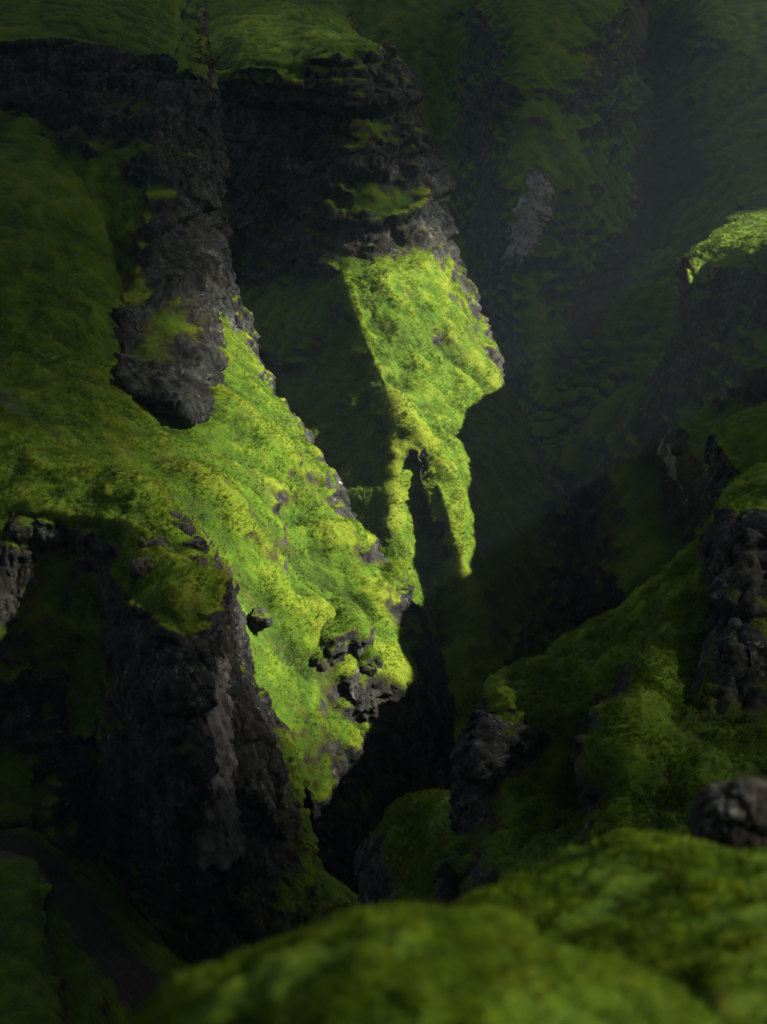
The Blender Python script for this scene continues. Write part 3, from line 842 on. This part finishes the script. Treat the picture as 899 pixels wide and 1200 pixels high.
BL = [
    ((190, 592, 101.3), (.62, .6, .55), 'dark rock at the upper end of the stony edge of the moss cap'),
    ((204, 607, 99.2), (.5, .5, .42), 'second dark rock down along the stony edge of the moss cap'),
    ((214, 620, 97.8), (.55, .5, .5), 'dark rock halfway down the stony edge of the moss cap'),
    ((229, 642, 95.8), (.62, .6, .55), 'dark rock at the lower end of the stony edge of the moss cap'),
    ((183, 641, 95.6), (.85, .7, .6), 'rounded dark rock poking through the moss cap of the bluff'),
    ((170, 668, 93.6), (.9, .8, .8), 'broken dark rock under the front lip of the moss cap'),
    ((103, 660, 100.6), (.55, .5, .4), 'lone dark stone on the grass inside the hollow of the bluff'),
    ((232, 662, 93.8), (.5, .5, .5), 'small dark rock beside the flowing moss tongue of the bluff'),
    ((28, 620, 102.0), (1.2, 1.0, .8), 'blocky dark rock at the left end of the moss cap'),
    ((60, 628, 101.8), (.8, .8, .6), 'low dark rock right of the blocky one under the moss cap'),
]
for k, (at, sz, lb) in enumerate(BL):
    boulder('rock', at, sz, lb, 'rock', 'mid', 4, k * .9, 0.1, 1.3, (1.0, .12), moss=-.45, group='dark rocks on the near bluff')
rg = random.Random(12)
n = 0
spots = []
while n < 44:
    px, py = rg.uniform(628, 735), rg.uniform(405, 530)
    c = 690 - (py - 405) * 0.06
    if abs(px - c) > 26 + (py - 405) * 0.28:
        continue
    r = rg.uniform(0.9, 2.3) * (1.3 if py > 450 else 0.8)
    if any((px - a) ** 2 + ((py - b) * 1.8) ** 2 < (4.2 * (r + q)) ** 2 for a, b, q in spots):
        continue
    spots.append((px, py, r))
    d = np.interp(py, [370, 450, 530], [313, 292.5, 269.5])
    boulder('boulder', (px, py, d - 0.5), (r, r * rg.uniform(.7, 1), r * rg.uniform(.55, .8)),
            'mossy boulder lying in the jumble of boulders at the foot of the scree gully', 'boulder', 'far', 3, rg.uniform(0, 3), 0,
            0.5, (1.5, .2), moss=rg.uniform(-.1, .3), group='mossy boulders at the foot of the scree gully')
    n += 1
boulder('boulder', (890, 985, 6.3), (.27, .22, .25), 'out of focus grey boulder with brown moss behind the near moss cushions', 'boulder', 'fore', 6, .3, 0.15,
        6.0, (.2, .02), rough=.9, moss=-.65, tint=.1, pale=0.02, crust=.95)
boulder('stone', (492, 1151, 2.87), (.030, .024, .014), 'small pale stone lying on the nearest moss cushion', 'stone', 'fore', 4, .3, 0, 30, (.05, .0), moss=-2, pale=1.0)
boulder('rock', (893, 488, 72.5), (.5, .5, .55), 'bare rock tip sticking up behind the mossy crag', 'rock', 'near', 4, .3, 0, 1.5, (.6, .1), moss=-.6)

# ------------------------------------------------------------------ grass
def scatter(src, k):
    q, N, at, F, t = src
    tri = F if F.shape[1] == 3 else np.concatenate([F[:, [0, 1, 2]], F[:, [0, 2, 3]]])
    a, b, c = q[tri[:, 0]], q[tri[:, 1]], q[tri[:, 2]]
    ar = np.linalg.norm(np.cross(b - a, c - a), axis=1)
    g = 1 - at['rock'][tri].mean(axis=1)
    g = np.where((at['scree'][tri].mean(axis=1) > 0.3), 0, g)
    cen = (a + b + c) / 3
    dep = cen[:, 1] * CP - cen[:, 2] * SP
    px = cen[:, 0] / dep * FP + W0 / 2
    py = H0 / 2 - (cen[:, 1] * SP + cen[:, 2] * CP) / dep * FP
    x0, y0, x1, y1 = t['reg']
    inr = sstep(-70, 50, np.minimum(np.minimum(px - x0, x1 - px), np.minimum(py - y0, y1 - py)) + 45 * fbm(cen, 6.0 / (dep.mean() * 0.2), 4))
    fac = np.einsum('ij,ij->i', N[tri[:, 0]], -cen) / np.linalg.norm(cen, axis=1)
    w = ar * (g > 0.4) * g * inr * (fac > -0.25) * (0.12 + sstep(-0.22, 0.18, fbm(cen, 0.085 / t['h'], 4, 0.6, off=11.0)))
    cs = np.cumsum(w)
    n = t['n']
    pick = np.searchsorted(cs, RNG.random(n) * cs[-1])
    u = RNG.random((n, 2))
    f = u.sum(1) > 1
    u[f] = 1 - u[f]
    base = a[pick] + (b - a)[pick] * u[:, :1] + (c - a)[pick] * u[:, 1:]
    nrm = N[tri[pick, 0]]
    up = nrm * 0.5 + np.array([0, 0, 0.75])
    tint = at['tint'][tri[pick, 0]]
    clump = fbm(base, 0.5 * 0.4 / t['h'], 3)
    leafy = sstep(0.05, 0.3, fbm(base, 0.22 * 0.26 / t['h'], 4, off=3.0))
    Vs, Ns, ts, sh, lf = [], [], [], [], []
    nb = 4
    for j in range(nb):
        ang = RNG.random(n) * 6.283
        side = np.stack([np.cos(ang), np.sin(ang), np.zeros(n)], 1)
        lean = np.stack([-np.sin(ang), np.cos(ang), np.zeros(n)], 1) * (0.25 + 0.5 * RNG.random((n, 1)))
        h = t['h'] * (0.55 + 0.6 * RNG.random((n, 1))) * (0.85 + 0.5 * clump[:, None])
        wd = t['w'] * (0.5 + 0.6 * RNG.random((n, 1))) * (1 + 0.8 * leafy[:, None])
        p0 = base - up * h * 0.12 + side * RNG.normal(size=(n, 1)) * t['w'] * 0.8
        tip = p0 + up * h + lean * h
        Vs.append(np.stack([p0 + side * wd * 0.5, p0 - side * wd * 0.5 + up * h * 0.25, tip], 1).reshape(-1, 3))
        nn = nrm + RNG.normal(size=(n, 3)) * 0.28
        Ns.append(np.repeat(nn / np.linalg.norm(nn, axis=1, keepdims=True), 3, axis=0))
        ts.append(np.repeat(tint, 3))
        lf.append(np.repeat(leafy * (RNG.random(n) > 0.3), 3))
        sh.append(np.repeat(np.clip(RNG.random(n) * 1.4 - 0.7, 0, 1) * 0.38, 3))
    V = np.concatenate(Vs)
    F = np.arange(len(V)).reshape(-1, 3)
    o = make_mesh('grass', V, F, MAT['tuft'], False, {'tint': np.concatenate(ts), 'shade': np.concatenate(sh), 'lie': np.concatenate(Ns), 'leafy': np.concatenate(lf)})
    tag(o, None, None, None, 'stuff')
    return o


for k, src in enumerate(TUFTS):
    scatter(src, k)
# ------------------------------------------------------------------ stream
def stream():
    pts = np.array([W(600, 560, 236), W(632, 628, 226), W(640, 655, 219), W(652, 690, 212), W(684, 742, 203), W(700, 800, 196)])
    A = cr_weights(len(pts), [14] * (len(pts) - 1))
    c = A @ pts
    t = np.gradient(c, axis=0)
    t[:, 2] = 0
    t /= np.linalg.norm(t, axis=1, keepdims=True)
    sd = np.stack([t[:, 1], -t[:, 0], 0 * t[:, 0]], 1)
    u = np.linspace(-1, 1, 9)
    P = c[:, None, :] + sd[:, None, :] * (u[None, :, None] * 1.3)
    P[..., 2] -= 3.0
    P[..., 2] += fbm(P.reshape(-1, 3), 0.9, 3).reshape(P.shape[:2]) * 0.12
    nu, nv = P.shape[:2]
    idx = np.arange(nu * nv).reshape(nu, nv)
    F = np.stack([idx[:-1, :-1], idx[1:, :-1], idx[1:, 1:], idx[:-1, 1:]], -1).reshape(-1, 4)
    m, nt, b = new_mat('water')
    pos = nd(nt, "ShaderNodeNewGeometry").outputs["Position"]
    nt.links.new(ramp(nt, noise_tex(nt, 0.8, 5, 0.7, pos), [(0.45, (0.01, 0.015, 0.016)), (0.75, (0.10, 0.11, 0.12))]), b.inputs["Base Color"])
    b.inputs["Roughness"].default_value = 0.15
    tag(make_mesh('stream', P.reshape(-1, 3), F, m), 'narrow stream on the floor of the gorge', None, None, 'structure')


stream()

# ------------------------------------------------------------------ air
def haze():
    import itertools
    x0, x1, y0, y1, z0, z1 = -1520, 1520, -1220, 1820, -123, 48
    V = np.array(list(itertools.product((x0, x1), (y0, y1), (z0, z1))), float)
    F = np.array([[0, 1, 3, 2], [4, 6, 7, 5], [0, 4, 5, 1], [2, 3, 7, 6], [0, 2, 6, 4], [1, 5, 7, 3]])
    m = bpy.data.materials.new('haze')
    m.use_nodes = True
    nt = m.node_tree
    nt.nodes.clear()
    out = nd(nt, "ShaderNodeOutputMaterial")
    v = nd(nt, "ShaderNodeVolumePrincipled")
    v.inputs["Color"].default_value = (0.62, 0.82, 1.0, 1)
    v.inputs["Density"].default_value = 0.00014
    v.inputs["Anisotropy"].default_value = 0.3
    nt.links.new(v.outputs[0], out.inputs["Volume"])
    o = make_mesh('haze', V, F, m, False)
    tag(o, None, None, None, 'stuff')


haze()

# ------------------------------------------------------------------ unseen cloud layer, shaped to shade the canyon around the sun patch
def cloud_material():
    m, nt, b = new_mat('cloud')
    b.inputs["Base Color"].default_value = (0.85, 0.86, 0.88, 1)
    b.inputs["Roughness"].default_value = 1.0
    tp = nd(nt, "ShaderNodeBsdfTransparent")
    ms = nd(nt, "ShaderNodeMixShader")
    nt.links.new(attr(nt, 'clear'), ms.inputs[0])
    nt.links.new(b.outputs[0], ms.inputs[1])
    nt.links.new(tp.outputs[0], ms.inputs[2])
    nt.links.new(ms.outputs[0], nt.nodes["Material Output"].inputs[0])
    return m


CLOUD_Z = 760.0
DECK = 5.2
# spots thinned on purpose to let sun onto chosen ground: (l, m, radii, amount)
THIN = [(3, -3, (26, 16), 4.3), (256, -32, (40, 24), 3.5), (93, -29, (20, 9), 3.0), (42, -25, (20, 9), 3.9), (410, -122, (60, 36), 2.3)]
Sv = np.array(SUN)
Pv = np.array([-Sv[1], Sv[0], 0]); Pv /= np.linalg.norm(Pv)
Qv = np.cross(Sv, Pv)


def gap(l, m):
    """> 0 inside the gap of blue sky (metres from its edge), < 0 in the cloud."""
    up = np.interp(l, [90, 100, 115, 130, 145, 164, 185, 197, 205, 215], [-40, -40, -43, -45, -45, -44, -51, -56, -60, -65])
    lo = np.interp(l, [85, 100, 110, 125], [-52, -68, -90, -150])
    return min(up - m, m - lo, (l - 92) * 1.0, (214 - l) * 1.0)


def clouds():
    """A lumpy cloud layer, closed above and below, with one gap; it thins out towards the gap."""
    u = np.linspace(-1, 1, 160)
    ax = 560 * u + 2900 * u ** 5
    c0 = Sv * (CLOUD_Z / Sv[2]) + Pv * 150 - np.array([0, 0, 0])
    X, Y = np.meshgrid(c0[0] + ax, c0[1] + ax, indexing='ij')
    B = np.stack([X, Y, np.full(X.shape, CLOUD_Z)], -1)
    L, M = B @ Pv, B @ Qv
    g = -np.vectorize(gap)(L, M)
    q = np.stack([L, M, 0 * L], -1).reshape(-1, 3)
    g = g + (fbm(q, 1 / 40.0, 4).reshape(L.shape)) * 5.0

    def clear(P3):
        """Share of light one surface lets through, from a density thinned where sun is let through."""
        l3, m3 = P3 @ Pv, P3 @ Qv
        dens = DECK + 0.7 * fbm(np.stack([l3, m3, 0 * l3], -1).reshape(-1, 3), 1 / 70.0, 4, off=5.0).reshape(l3.shape)
        far = np.hypot((l3 - 150) / 330.0, (m3 + 60) / 260.0)
        dens = dens - (DECK - 2.7) * sstep(1.0, 1.7, far)
        for (cl, cm, r, a) in THIN:
            dens = dens - a * np.exp(-(((l3 - cl) / r[0]) ** 2 + ((m3 - cm) / r[1]) ** 2))
        return np.exp(-0.5 * np.clip(dens, 0.06, None) * sstep(0.0, 24.0, g)).ravel()

    ok = g > 0
    th = (14 + 20 * fbm(q, 1 / 60.0, 5, off=9.0).reshape(L.shape) + 26 * sstep(0, 60, g)).clip(2, None) * sstep(-6, 14, g) + 0.5
    lump = fbm(q, 1 / 22.0, 4, 0.6, ridged=True, off=2.0).reshape(L.shape) * 7 * sstep(0, 20, g)
    up = np.array([0, 0, 1.0])
    top = B + up * (th + lump)[..., None]
    bot = B - up * (0.6 * th - 0.4 * lump)[..., None]
    n = L.size
    idx = np.arange(n).reshape(L.shape)
    cell = ok[:-1, :-1] & ok[1:, :-1] & ok[1:, 1:] & ok[:-1, 1:]
    Fq = np.stack([idx[:-1, :-1], idx[1:, :-1], idx[1:, 1:], idx[:-1, 1:]], -1)[cell]
    F = np.concatenate([Fq, Fq[:, ::-1] + n])
    o = make_mesh('cloud', np.concatenate([top.reshape(-1, 3), bot.reshape(-1, 3)]), F, cloud_material(), True,
                  {'clear': np.concatenate([clear(top), clear(bot)])})
    tag(o, None, None, None, 'stuff')


clouds()
print('grids', STATS, sum(a * b for a, b in STATS.values()) * 2)
